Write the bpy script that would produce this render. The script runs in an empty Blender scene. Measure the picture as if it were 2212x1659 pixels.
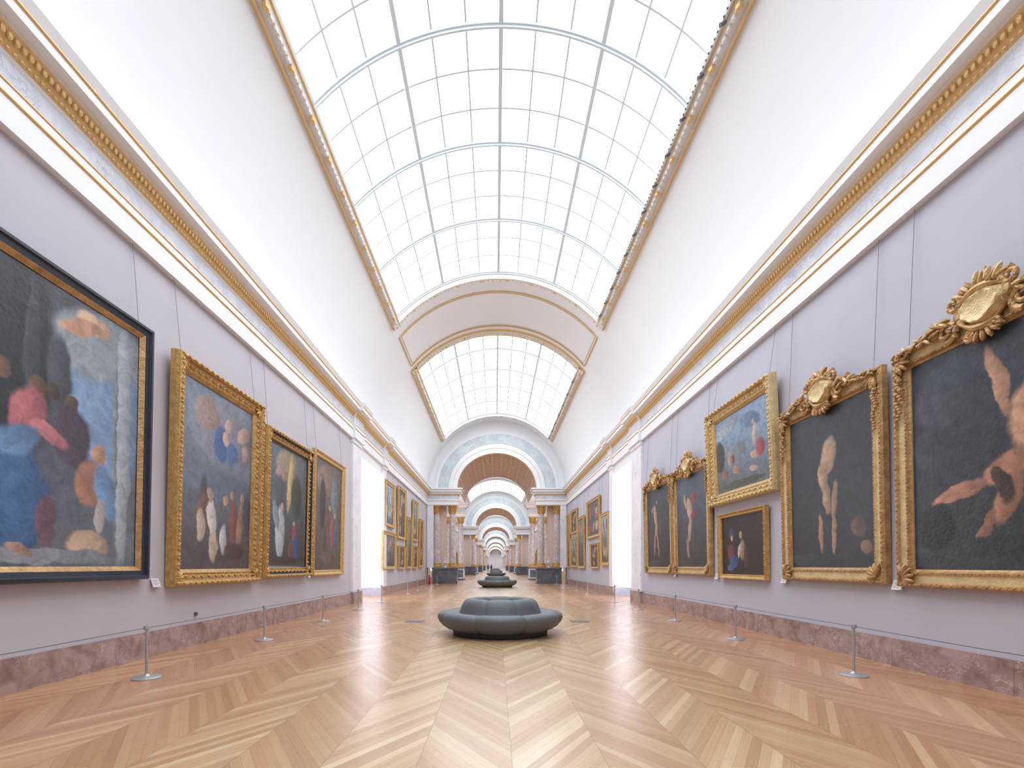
import bpy, math, random
from mathutils import Matrix, Vector, Euler
random.seed(7)
S=bpy.context.scene
F=1050.0; VX=1070.0; VY=1222.0; H=1.4
XL=-5.36; XR=5.60; CX=0.12; VR=5.3; VZ=7.35
rad=math.radians
try:
    S.view_settings.view_transform='Standard'; S.view_settings.look='None'
except Exception: pass

# ---------------------------------------------------------------- materials
def hx(h,des=0.):
    h=h.lstrip('#'); c=[int(h[i:i+2],16)/255 for i in (0,2,4)]
    g=.3*c[0]+.59*c[1]+.11*c[2]; c=[x+(g-x)*des for x in c]
    return tuple((x/12.92 if x<=.04045 else ((x+.055)/1.055)**2.4) for x in c)+(1,)
class N:
    def __init__(s,name):
        s.m=bpy.data.materials.new(name); s.m.use_nodes=True
        s.t=s.m.node_tree; s.b=s.t.nodes['Principled BSDF']
    def n(s,typ,**k):
        nd=s.t.nodes.new('ShaderNode'+typ)
        for a,b in k.items(): setattr(nd,a,b)
        return nd
    def l(s,a,b): s.t.links.new(a,b)
    def math(s,op,a,b=None,c=None):
        nd=s.n('Math',operation=op)
        for i,v in enumerate((a,b,c)):
            if v is None: continue
            if isinstance(v,(int,float)): nd.inputs[i].default_value=v
            else: s.l(v,nd.inputs[i])
        return nd.outputs[0]
    def mix(s,f,a,b,mode='MIX'):
        nd=s.n('MixRGB',blend_type=mode)
        for i,v in enumerate((f,a,b)):
            if isinstance(v,(int,float,tuple)): nd.inputs[i].default_value=v
            else: s.l(v,nd.inputs[i])
        return nd.outputs[0]
    def ramp(s,f,stops):
        nd=s.n('ValToRGB'); e=nd.color_ramp.elements
        while len(e)<len(stops): e.new(.5)
        for i,(p,c) in enumerate(stops): e[i].position=p; e[i].color=c
        s.l(f,nd.inputs[0]); return nd.outputs[0]
    def noise(s,vec,scale,detail=4,rough=.5,dist=0):
        nd=s.n('TexNoise'); nd.inputs['Scale'].default_value=scale; nd.inputs['Detail'].default_value=detail
        nd.inputs['Roughness'].default_value=rough; nd.inputs['Distortion'].default_value=dist
        if vec is not None: s.l(vec,nd.inputs['Vector'])
        return nd
    def bump(s,h,st,dist=.02):
        nd=s.n('Bump'); nd.inputs['Strength'].default_value=st; nd.inputs['Distance'].default_value=dist
        s.l(h,nd.inputs['Height']); s.l(nd.outputs[0],s.b.inputs['Normal'])
    def pos(s): return s.n('NewGeometry').outputs['Position']
    def set(s,**k):
        for a,v in k.items(): s.b.inputs[a.replace('_',' ')].default_value=v
def simple(name,col,rough=.5,metal=0.,var=0.,vs=3.,bump=0.,bs=60.):
    a=N(name); c=hx(col); a.set(Roughness=rough,Metallic=metal,Base_Color=c)
    tc=a.n('TexCoord').outputs['Object']
    if var>0:
        nz=a.noise(tc,vs,5)
        d=tuple(x*(1-var) for x in c[:3])+(1,)
        a.l(a.ramp(nz.outputs['Fac'],[(.3,d),(.7,c)]),a.b.inputs['Base Color'])
    if bump>0:
        nz=a.noise(tc,bs,4); a.bump(nz.outputs['Fac'],bump)
    return a.m
M={}
M['wall']=simple('wall_fabric','#c4c0c8',.85,var=.04,vs=1.2,bump=.08,bs=150)
M['wallr']=simple('wall_fabric_cool','#c0bfcb',.85,var=.04,vs=1.2,bump=.08,bs=150)
M['vault']=simple('vault_plaster','#e9ebee',.8,var=.02,vs=.8)
M['white']=simple('white_stucco','#eceef2',.6,var=.03,vs=4)
M['cream']=simple('cream_stucco','#ebe7e1',.6,var=.12,vs=9,bump=.4,bs=14)
M['gold']=simple('gilding','#e6c286',.45,.2,var=.12,vs=8,bump=.3,bs=25)
M['gold2']=simple('frame_gilding','#dbb06c',.4,.4,var=.35,vs=12,bump=.6,bs=38)
M['gold3']=simple('frame_gilding_pale','#e9d09c',.4,.35,var=.3,vs=10,bump=.5,bs=45)
M['golddark']=simple('antique_gilding','#cca26c',.4,.4,var=.42,vs=9,bump=.6,bs=30)
M['ebony']=simple('black_frame','#242a3a',.35,var=.3)
M['steel']=simple('brushed_steel','#b9babf',.4,.6)
M['black']=simple('black_plastic','#1a1c20',.5)
M['spot']=simple('dark_grey_metal','#5b5e65',.5)
M['cord']=simple('black_cord','#54565a',.7)
M['wire']=simple('steel_wire','#8d8791',.5,.2)
M['glaze_bar']=simple('glazing_bar','#ccd3d8',.6)
M['bench']=simple('grey_leather','#65696d',.5,var=.08,vs=5,bump=.12,bs=40)
M['benchbase']=simple('dark_plinth','#3c3f43',.6)
M['label']=simple('label_card','#e6e4ea',.5)
M['ink']=simple('label_ink','#8a8890',.6)
M['red']=simple('red_enamel','#c8202c',.35)
M['pinkwall']=simple('terracotta_wall','#e0cbbb',.8,var=.08)
M['stone']=simple('statue_marble','#d9dbe0',.5,var=.1,vs=6)
M['canvasback']=simple('canvas_edge','#3a3029',.8)
M['skin']=simple('skin_tone','#c79a7d',.6)
M['cloth_blue']=simple('blue_cloth','#2f4f86',.8)
M['cloth_dark']=simple('dark_cloth','#2b2d38',.8)
def marble(name,base,dark,vein,scale=2.,rough=.25,veinw=.03,vs=1.3,vk=1.):
    a=N(name); p=a.pos()
    n1=a.noise(p,scale,6,.6,.6)
    c=a.ramp(n1.outputs['Fac'],[(.32,hx(dark)),(.62,hx(base))])
    n2=a.noise(p,scale*vs,5,.6,1.2)
    d=a.math('ABSOLUTE',a.math('SUBTRACT',n2.outputs['Fac'],.5))
    f=a.ramp(d,[(0,(vk,vk,vk,1)),(veinw,(0,0,0,1))])
    n3=a.noise(p,scale*.6,2); g=a.ramp(n3.outputs['Fac'],[(.45,(0,0,0,1)),(.62,(1,1,1,1))])
    k=a.mix(1.,f,g,'MULTIPLY')
    c=a.mix(k,c,hx(vein)); a.l(c,a.b.inputs['Base Color']); a.set(Roughness=rough); return a.m
M['redmarble']=marble('red_marble','#b09590','#82655f','#e2dada',4.4,.3,.012,1.2,.9)
M['whitemarble']=marble('white_marble','#f0f0f5','#e2e2ea','#c6c9d6',1.6,.4,.02)
M['frieze']=marble('frieze_marble','#dcdfe6','#c6cad6','#a3a9bc',3.2,.6,.035,1.4,.8)
M['bluemarble']=marble('blue_marble','#cfd8dc','#b4c3ca','#eaeaea',1.6,.5,.03,1.3,.6)
M['colmarble']=marble('column_marble','#d2c7c7','#ab9a97','#e8e4e6',4.2,.3,.02)
M['darkmarble']=marble('dark_marble','#6b6e76','#4c4f59','#8d8f9a',3.,.25,.03)
M['greymarble']=marble('blue_grey_marble','#c4c8da','#aeb2ca','#dcdfea',2.5,.3,.03)
def emis(name,col,c2,st):
    a=N(name); a.set(Base_Color=hx('#eef2f6'),Emission_Color=hx(col),Emission_Strength=st,Roughness=.4)
    p=a.pos(); nz=a.noise(p,.35,2)
    a.l(a.ramp(nz.outputs['Fac'],[(.3,hx(c2)),(.7,hx(col))]),a.b.inputs['Emission Color']); return a.m
M['sky']=emis('frosted_skylight_glass','#f5faff','#eaf3fd',3.5)
M['winglass']=emis('bright_window_glass','#f6f9ff','#eef4ff',5.)
M['sideglow']=emis('side_pane_glow','#fbfcff','#f2f6ff',3.)
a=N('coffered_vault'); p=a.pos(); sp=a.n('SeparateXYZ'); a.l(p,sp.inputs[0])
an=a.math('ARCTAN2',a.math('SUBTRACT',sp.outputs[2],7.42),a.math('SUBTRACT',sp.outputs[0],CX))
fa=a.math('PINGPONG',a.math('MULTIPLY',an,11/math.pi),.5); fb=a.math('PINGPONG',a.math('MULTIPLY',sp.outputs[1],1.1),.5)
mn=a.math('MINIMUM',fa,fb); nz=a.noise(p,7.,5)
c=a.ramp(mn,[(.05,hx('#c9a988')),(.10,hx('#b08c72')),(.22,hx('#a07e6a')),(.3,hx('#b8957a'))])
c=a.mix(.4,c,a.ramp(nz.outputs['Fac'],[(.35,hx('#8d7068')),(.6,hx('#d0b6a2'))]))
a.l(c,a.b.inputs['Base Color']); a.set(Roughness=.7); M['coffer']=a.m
# chevron parquet
a=N('chevron_parquet'); p=a.pos(); sp=a.n('SeparateXYZ'); a.l(p,sp.inputs[0])
W=.67; PW=.14
x=a.math('ADD',sp.outputs[0],20*W*2-CX); y=sp.outputs[1]
xi=a.math('DIVIDE',x,W); col=a.math('FLOOR',xi)
pp=a.math('PINGPONG',x,W)
ac=a.math('SUBTRACT',y,a.math('MULTIPLY',pp,1.6)); v=a.math('DIVIDE',ac,PW)
pid=a.math('FLOOR',v); fv=a.math('FRACT',v)
cb=a.n('CombineXYZ'); a.l(col,cb.inputs[0]); a.l(pid,cb.inputs[1])
wn=a.n('TexWhiteNoise'); wn.noise_dimensions='2D'; a.l(cb.outputs[0],wn.inputs['Vector'])
base=a.ramp(wn.outputs['Value'],[(0,hx('#b48c64')),(.35,hx('#c8a178')),(.7,hx('#d4b188')),(1,hx('#e6cda6'))])
cb2=a.n('CombineXYZ'); a.l(a.math('MULTIPLY',ac,24),cb2.inputs[0]); a.l(a.math('MULTIPLY',x,1.6),cb2.inputs[1]); a.l(pid,cb2.inputs[2])
gr=a.noise(cb2.outputs[0],1.6,6,.6)
base=a.mix(.16,base,a.ramp(gr.outputs['Fac'],[(.3,hx('#93704e')),(.65,hx('#ecdabb'))]),'MIX')
cb3=a.n('CombineXYZ'); a.l(col,cb3.inputs[0]); a.l(a.math('FLOOR',a.math('DIVIDE',v,10)),cb3.inputs[1])
wn2=a.n('TexWhiteNoise'); wn2.noise_dimensions='2D'; a.l(cb3.outputs[0],wn2.inputs['Vector'])
base=a.mix(.10,base,a.ramp(wn2.outputs['Value'],[(0,hx('#9f7850')),(1,hx('#e8d6b6'))]))
par=a.math('PINGPONG',col,1.)
base=a.mix(a.math('MULTIPLY',par,.30),base,hx('#a87a50'))  # alternate columns darker: grain-direction sheen painted as colour
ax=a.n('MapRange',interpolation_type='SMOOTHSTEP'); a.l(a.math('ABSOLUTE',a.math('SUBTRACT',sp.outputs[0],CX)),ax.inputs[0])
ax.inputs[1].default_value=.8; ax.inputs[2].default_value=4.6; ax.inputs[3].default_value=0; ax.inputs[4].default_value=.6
base=a.mix(ax.outputs[0],base,a.mix(1.,base,hx('#e6ab74'),'MULTIPLY'))  # pale middle, orange sides: skylight reflection painted into the base colour
s1=a.math('LESS_THAN',fv,.04); s2=a.math('LESS_THAN',a.math('PINGPONG',x,W),.004)
s3=a.math('GREATER_THAN',a.math('PINGPONG',x,W),W-.004)
sm=a.math('MAXIMUM',s1,a.math('MAXIMUM',s2,s3))
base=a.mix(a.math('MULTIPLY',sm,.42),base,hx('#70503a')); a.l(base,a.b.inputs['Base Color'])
rr=a.noise(p,2.,3); mr=a.n('MapRange'); a.l(rr.outputs['Fac'],mr.inputs[0]); mr.inputs[3].default_value=.22; mr.inputs[4].default_value=.34
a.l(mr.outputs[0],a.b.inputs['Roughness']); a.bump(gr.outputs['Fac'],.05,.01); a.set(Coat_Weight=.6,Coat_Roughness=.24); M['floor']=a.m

def paint(name,bg1,bg2,blobs,dist=.05,seed=0):
    a=N(name); uv=a.n('TexCoord').outputs['UV']; su=a.n('SeparateXYZ'); a.l(uv,su.inputs[0])
    off=a.n('VectorMath',operation='ADD'); a.l(uv,off.inputs[0]); off.inputs[1].default_value=(seed*3.1,seed*1.7,seed)
    nz=a.noise(off.outputs[0],9.,5,.55)
    vm=a.n('VectorMath',operation='SUBTRACT'); a.l(nz.outputs['Color'],vm.inputs[0]); vm.inputs[1].default_value=(.5,.5,.5)
    v2=a.n('VectorMath',operation='MULTIPLY'); a.l(vm.outputs[0],v2.inputs[0]); v2.inputs[1].default_value=(dist*2,dist*2,0)
    v3=a.n('VectorMath',operation='ADD'); a.l(uv,v3.inputs[0]); a.l(v2.outputs[0],v3.inputs[1])
    D=.2
    c=a.ramp(su.outputs[1],[(.1,hx(bg1,D)),(.85,hx(bg2,D))])
    for (u,v,ru,rv,ro,colr) in blobs:
        mp=a.n('Mapping',vector_type='TEXTURE'); a.l(v3.outputs[0],mp.inputs[0])
        mp.inputs[1].default_value=(u,v,0); mp.inputs[2].default_value=(0,0,rad(ro)); mp.inputs[3].default_value=(ru,rv,1)
        ln=a.n('VectorMath',operation='LENGTH'); a.l(mp.outputs[0],ln.inputs[0])
        mr=a.n('MapRange',interpolation_type='SMOOTHSTEP'); a.l(ln.outputs['Value'],mr.inputs[0])
        mr.inputs[1].default_value=1.12; mr.inputs[2].default_value=.8; mr.inputs[3].default_value=0; mr.inputs[4].default_value=1
        sx=a.n('SeparateXYZ'); a.l(mp.outputs[0],sx.inputs[0])
        sh=a.n('MapRange'); a.l(sx.outputs[0],sh.inputs[0]); sh.inputs[1].default_value=-1; sh.inputs[2].default_value=1; sh.inputs[3].default_value=0; sh.inputs[4].default_value=1
        cc=hx(colr,D); dk=tuple(q*.5 for q in cc[:3])+(1,)
        c=a.mix(mr.outputs[0],c,a.mix(sh.outputs[0],cc,dk))
    n2=a.noise(off.outputs[0],16.,6,.65,.8)
    c=a.mix(.42,c,a.ramp(n2.outputs['Fac'],[(.32,(.16,.16,.18,1)),(.5,(.5,.5,.5,1)),(.68,(.85,.83,.8,1))]),'OVERLAY')
    a.l(c,a.b.inputs['Base Color']); a.set(Roughness=.34)
    n3=a.noise(off.outputs[0],60.,4); a.bump(n3.outputs['Fac'],.3,.01); return a.m

# ---------------------------------------------------------------- mesh builder
class MB:
    def __init__(s): s.v=[]; s.f=[]; s.m=[]
    def add(s,vs,fs,mi=0):
        o=len(s.v); s.v+= [tuple(q) for q in vs]; s.f+=[tuple(i+o for i in q) for q in fs]; s.m+=[mi]*len(fs)
    def box(s,x0,x1,y0,y1,z0,z1,mi=0):
        s.add([(x0,y0,z0),(x1,y0,z0),(x1,y1,z0),(x0,y1,z0),(x0,y0,z1),(x1,y0,z1),(x1,y1,z1),(x0,y1,z1)],
              [(0,3,2,1),(4,5,6,7),(0,1,5,4),(1,2,6,5),(2,3,7,6),(3,0,4,7)],mi)
    def grid(s,rows,mi=0,closeu=False,closev=False):
        nr=len(rows); nc=len(rows[0]); vs=[q for r in rows for q in r]; fs=[]
        for i in range(nr if closeu else nr-1):
            for j in range(nc if closev else nc-1):
                a_=i*nc+j; b_=i*nc+(j+1)%nc; c_=((i+1)%nr)*nc+(j+1)%nc; d_=((i+1)%nr)*nc+j
                fs.append((a_,b_,c_,d_))
        s.add(vs,fs,mi)
    def lathe(s,prof,n=24,c=(0,0,0),mi=0,cap=True):
        rows=[[(c[0]+r*math.cos(2*math.pi*k/n),c[1]+r*math.sin(2*math.pi*k/n),c[2]+z) for k in range(n)] for r,z in prof]
        o=len(s.v); s.grid(rows,mi,False,True)
        if cap:
            s.f.append(tuple(o+k for k in range(n))[::-1]); s.m.append(mi)
            s.f.append(tuple(o+(len(prof)-1)*n+k for k in range(n))); s.m.append(mi)
    def ell(s,c,r,rot=None,nu=8,nv=5,mi=0):
        R=rot if rot is not None else Matrix.Identity(3); c=Vector(c)
        vs=[c+R@Vector((0,0,-r[2]))]
        for i in range(1,nv):
            t=-math.pi/2+math.pi*i/nv
            for k in range(nu):
                u=2*math.pi*k/nu
                vs.append(c+R@Vector((r[0]*math.cos(t)*math.cos(u),r[1]*math.cos(t)*math.sin(u),r[2]*math.sin(t))))
        vs.append(c+R@Vector((0,0,r[2]))); L=len(vs)-1; fs=[]
        for k in range(nu): fs.append((0,1+(k+1)%nu,1+k)); fs.append((L,L-nu+k,L-nu+(k+1)%nu))
        for i in range(nv-2):
            for k in range(nu):
                fs.append((1+i*nu+k,1+i*nu+(k+1)%nu,1+(i+1)*nu+(k+1)%nu,1+(i+1)*nu+k))
        s.add(vs,fs,mi)
    def tube(s,pts,r,n=6,mi=0,closed=False):
        pts=[Vector(q) for q in pts]; rows=[]
        for i,q in enumerate(pts):
            if closed: t=(pts[(i+1)%len(pts)]-pts[i-1])
            else: t=pts[min(i+1,len(pts)-1)]-pts[max(i-1,0)]
            t.normalize(); up=Vector((0,0,1)) if abs(t.z)<.9 else Vector((0,1,0))
            a_=t.cross(up).normalized(); b_=t.cross(a_)
            rr=r[i] if isinstance(r,(list,tuple)) else r
            rows.append([q+rr*(math.cos(2*math.pi*k/n)*a_+math.sin(2*math.pi*k/n)*b_) for k in range(n)])
        o=len(s.v); s.grid(rows,mi,closed,True)
        if not closed:
            s.f.append(tuple(o+k for k in range(n))); s.m.append(mi)
            s.f.append(tuple(o+(len(pts)-1)*n+k for k in range(n))[::-1]); s.m.append(mi)
    def obj(s,name,mats,parent=None,smooth=True,ang=38,loc=None):
        me=bpy.data.meshes.new(name); me.from_pydata(s.v,[],s.f)
        for q in mats: me.materials.append(M[q] if isinstance(q,str) else q)
        me.polygons.foreach_set('material_index',s.m)
        if smooth:
            me.polygons.foreach_set('use_smooth',[True]*len(me.polygons))
            me.update()
            try: me.set_sharp_from_angle(angle=rad(ang))
            except Exception: pass
        me.update(); o=bpy.data.objects.new(name,me); S.collection.objects.link(o)
        if parent: o.parent=parent
        if loc: o.location=loc
        return o
def root(name,loc,rot=(0,0,0)):
    o=bpy.data.objects.new(name,None); o.empty_display_size=.1; o.location=loc; o.rotation_euler=rot
    S.collection.objects.link(o); return o
def tag(o,label,cat,group=None):
    o['label']=label; o['category']=cat
    if group: o['group']=group
    return o
def struct(o,label=None):
    o['kind']='structure'
    if label: o['label']=label
    return o
def clone(rt,loc,rot=None):
    n=rt.copy(); n.location=loc
    if rot is not None: n.rotation_euler=rot
    S.collection.objects.link(n)
    def rec(src,dst):
        for c in src.children:
            d=c.copy(); d.parent=dst; S.collection.objects.link(d); rec(c,d)
    rec(rt,n); return n
def PV(th,r,y): return (CX+r*math.sin(rad(th)),y,VZ+r*math.cos(rad(th)))
def lin(a_,b_,n): return [a_+(b_-a_)*i/n for i in range(n+1)]

# ---------------------------------------------------------------- galleries
YEND=300
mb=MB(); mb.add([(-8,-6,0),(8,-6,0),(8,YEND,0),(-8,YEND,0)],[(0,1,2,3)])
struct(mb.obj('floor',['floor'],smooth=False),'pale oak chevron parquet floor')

CORN=[ # p,z,mat of the segment that starts here
 (0,6.13,0),(.10,6.13,0),(.10,6.44,1),(.125,6.46,1),(.125,6.475,0),(.12,6.50,0),(.12,6.575,1),(.135,6.585,1),(.135,6.60,0),(.06,6.63,2),
 (.06,6.90,0),(.10,6.93,1),(.12,6.95,1),(.22,7.11,3),(.24,7.14,0),(.37,7.15,0),(.37,7.26,1),(.395,7.275,1),(.395,7.295,0),(.45,7.40,0),(.45,7.44,0),(-.05,7.46,0)]
def side(s): return (XL,1) if s=='left' else (XR,-1)
def cornice(s,y0,y1,extra=0,ends=True,eggs=True,name='trim'):
    X,d=side(s); mb=MB()
    pr=[((p+(extra if p>0.001 else 0) if p>=0 else p),z,m) for p,z,m in CORN]
    for i in range(len(pr)-1):
        (p0,z0,m),(p1,z1,_)=pr[i],pr[i+1]
        a_,b_=X+d*p0,X+d*p1
        mb.add([(a_,y0,z0),(a_,y1,z0),(b_,y1,z1),(b_,y0,z1)],[(0,1,2,3)],m)
    if ends:
        for yy in (y0,y1):
            mb.add([(X+d*p,yy,z) for p,z,_ in pr],[tuple(range(len(pr)))],0)
    if eggs:
        y=max(y0,2.)+.05
        while y<y1-.05:
            mb.ell((X+d*(.195+extra),y,7.045),(.028,.030,.052),None,6,4,1)
            mb.ell((X+d*(.135+extra),y+.04,6.955),(.018,.028,.016),None,5,3,1)
            y+=.08
    return struct(mb.obj(name,['white','gold','frieze','cream']),'white cornice with gilded egg moulding and marble frieze')
TN=[0]
def tname():
    TN[0]+=1; return 'trim_%d'%TN[0]
WN=[0]
def wname():
    WN[0]+=1; return 'window_%d'%WN[0]

def skylight(y0,y1,hi=True,sub=.95,sw=.038):
    nm=wname(); mb=MB(); nb=48 if hi else 20
    for sg in (-1,1):
        pr=[(51.4,5.32,1),(51.3,5.22,1),(51.05,5.21,0),(50.7,5.26,0),(49.3,5.16,0),(48.4,5.17,1),(48.25,5.14,1),(48.05,5.14,0),(47.4,5.3,0),(47.0,5.46,0)]
        for i in range(len(pr)-1):
            t0,r0,m=pr[i]; t1,r1,_=pr[i+1]
            mb.add([PV(sg*t0,r0,y0-.4),PV(sg*t0,r0,y1+.4),PV(sg*t1,r1,y1+.4),PV(sg*t1,r1,y0-.4)],[(0,1,2,3)],m)
        if hi:
            y=max(y0,4.); k=0
            while y<y1:
                g=1 if k%6==0 else 0
                mb.ell(PV(sg*49.6,5.16,y),(.065,.10,.07) if g else (.045,.07,.05),None,6,4,g)
                y+=.17; k+=1
    for yy,sg in ((y0,-1),(y1,1)):
        pr=[(.40,5.32,1),(.39,5.22,1),(.365,5.21,0),(.3,5.26,0),(.2,5.16,0),(.1,5.17,1),(.09,5.14,1),(.07,5.14,0),(.02,5.3,0),(0,5.46,0)]
        for i in range(len(pr)-1):
            q0,r0,m=pr[i]; q1,r1,_=pr[i+1]
            mb.grid([[PV(t,r0,yy+sg*q0) for t in lin(-51.3,51.3,nb)],[PV(t,r1,yy+sg*q1) for t in lin(-51.3,51.3,nb)]],m)
        if hi:
            k=0
            for t in lin(-50,50,56):
                mb.ell(PV(t,5.15,yy+sg*.22),(.05,.05,.035),None,6,4,1 if k%6==0 else 0); k+=1
    def arc(yc,w,dep):
        r0,r1=5.42,5.42-dep
        rows=[]
        for t in lin(-47.3,47.3,nb):
            rows.append([PV(t,r0,yc-w/2),PV(t,r1,yc-w/2),PV(t,r1,yc+w/2),PV(t,r0,yc+w/2)])
        mb.grid(rows,2,False,True)
    def lon(t,w,dep):
        dt=math.degrees(w/2/5.4)
        mb.grid([[PV(t-dt,5.42,yy),PV(t-dt,5.42-dep,yy),PV(t+dt,5.42-dep,yy),PV(t+dt,5.42,yy)] for yy in (y0,y1)],2,False,True)
    y=y1; k=0
    while y>y0-.01:
        if k%3==0: arc(y,.12,.09); arc(y,.045,.14)
        else: arc(y,sw,.03)
        y-=sub; k+=1
    for k in range(-6,7):
        t=47.*k/6
        if k%3==0: lon(t,.09,.08)
        else: lon(t,sw,.035)
    o=struct(mb.obj(nm,['cream','gold','glaze_bar']),'arched skylight with grey glazing bars and gilded surround')
    g=MB(); g.grid([[PV(t,5.43,yy) for t in lin(-47.4,47.4,nb)] for yy in (y0-.02,y1+.02)])
    go=g.obj('skylight_glass',['sky'],parent=o); struct(go,'bright frosted glass')
    return o
def vault(y0,y1,open_=False,name='ceiling'):
    mb=MB()
    if open_:
        for sg in (-1,1): mb.grid([[PV(sg*t,VR,yy) for t in lin(51.0,91,20)] for yy in (y0,y1)])
    else: mb.grid([[PV(t,VR,yy) for t in lin(-91,91,64)] for yy in (y0,y1)])
    return struct(mb.obj(name,['vault']),'white plaster barrel vault')
def wall(s,y0,y1,z0=0,z1=7.46,mat='wall'):
    if mat=='wall' and s=='right': mat='wallr'
    X,d=side(s); mb=MB(); mb.box(min(X,X-d*.3),max(X,X-d*.3),y0,y1,z0,z1)
    return struct(mb.obj('wall_'+s,[mat],smooth=False),'lavender grey gallery wall')
def baseb(s,y0,y1,mat='redmarble',p=.05,h=.385):
    X,d=side(s); mb=MB()
    y=y0
    while y<y1-.01:
        e=min(y+1.6,y1); mb.box(min(X,X+d*p),max(X,X+d*p),y+.002,e-.002,0,h-.04); y=e
    mb.box(min(X,X+d*(p-.012)),max(X,X+d*(p-.012)),y0,y1,h-.042,h)
    mb.box(min(X,X+d*(p-.008)),max(X,X+d*(p-.008)),y0,y1,.002,h-.05)
    return struct(mb.obj('baseboard_'+s,[mat],smooth=False),'mottled red marble skirting')
WO={'left':(19.1,22.9),'right':(19.7,22.9)}
Y1=37.9
for s in ('left','right'):
    X,d=side(s); a0,a1=WO[s]; ps=18.0 if s=='left' else 18.4
    wall(s,-6,a0); wall(s,a1,Y1); wall(s,a0,a1,5.75,7.46,'white')
    baseb(s,-6,ps); baseb(s,a1+.65,Y1)
    for (q0,q1) in ((ps,a0),(a1,a1+.65)):
        mb=MB(); lo,hi=sorted((X,X+d*.09)); mb.box(lo,hi,q0,q1,.0,6.13,0)
        lo,hi=sorted((X,X+d*.13)); mb.box(lo,hi,q0-.03,q1+.03,.0,.42,1); mb.box(lo,hi,q0-.03,q1+.03,5.98,6.13,0)
        struct(mb.obj(tname(),['whitemarble','redmarble'],smooth=False),'white marble pilaster')
    cornice(s,-6,ps-.05,name=tname()); cornice(s,ps-.05,a0+.1,extra=.10,name=tname()); cornice(s,a0+.1,a1-.1,name=tname())
    cornice(s,a1-.1,a1+.7,extra=.10,name=tname()); cornice(s,a1+.7,Y1,name=tname())
    mb=MB(); xo=X-d*1.9
    lo,hi=sorted((X-d*.28,xo))
    mb.box(lo,hi,a0-.3,a0,0,5.75); mb.box(lo,hi,a1,a1+.3,0,5.75); mb.box(lo,hi,a0-.3,a1+.3,5.75,6.05)
    lo2,hi2=sorted((xo,xo-d*.2)); mb.box(lo2,hi2,a0-.3,a1+.3,0,.9)
    lo3,hi3=sorted((X+d*.004,X-d*.32)); mb.box(lo3,hi3,a0,a0+.015,0,5.75); mb.box(lo3,hi3,a1-.015,a1,0,5.75); mb.box(lo3,hi3,a0,a1,5.735,5.75)
    struct(mb.obj('wall_'+s+'_niche',['whitemarble'],smooth=False),'white marble window reveal')
    mb=MB(); lo,hi=sorted((X,xo)); mb.box(lo,hi,a1-.03,a1+.0,0,.36)
    struct(mb.obj('baseboard_'+s,['greymarble'],smooth=False),'blue grey marble skirting')
    nm=wname(); mb=MB()
    def bx(y0,y1,z0,z1):
        lo,hi=sorted((xo,xo+d*.07)); mb.box(lo,hi,y0,y1,z0,z1)
    bx(a0,a0+.1,.9,5.75); bx(a1-.1,a1,.9,5.75); bx(a0,a1,.9,1.0); bx(a0,a1,5.65,5.75); bx((a0+a1)/2-.06,(a0+a1)/2+.06,.9,5.75)
    for z in (2.2,3.4,4.6): bx(a0,a1,z-.02,z+.02)
    w=struct(mb.obj(nm,['white'],smooth=False),'tall bright casement window')
    g=MB(); xg=xo+d*.01; g.add([(xg,a0,.9),(xg,a1,.9),(xg,a1,5.75),(xg,a0,5.75)],[(0,1,2,3)]); struct(g.obj('window_glass',['winglass'],parent=w))
mb=MB(); mb.box(-6,6.3,-6.3,-6,0,13); struct(mb.obj('wall_back',['wall'],smooth=False))
skylight(18.7-2.85*8,18.7); vault(-6,18.7-2.85*8-.3); vault(18.7-2.85*8-.3,19.1,True); vault(19.1,23.1); vault(23.1,36.4,True); vault(36.4,Y1)
skylight(23.5,23.5+.89*14,sub=.89,sw=.05)
mb=MB()
for (t,ya,yb) in ((50,19.9,22.75),):
    pts=[PV(q,5.27,ya) for q in lin(-t,t,40)]+[PV(q,5.27,yb) for q in lin(t,-t,40)]
    mb.tube(pts,.026,5,0,closed=True)
    pts=[PV(q,5.28,ya+.12) for q in lin(-t+1.2,t-1.2,40)]+[PV(q,5.28,yb-.12) for q in lin(t-1.2,-t+1.2,40)]
    mb.tube(pts,.010,5,0,closed=True)
struct(mb.obj(tname(),['gold']),'gilded panel moulding on the vault')

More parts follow.
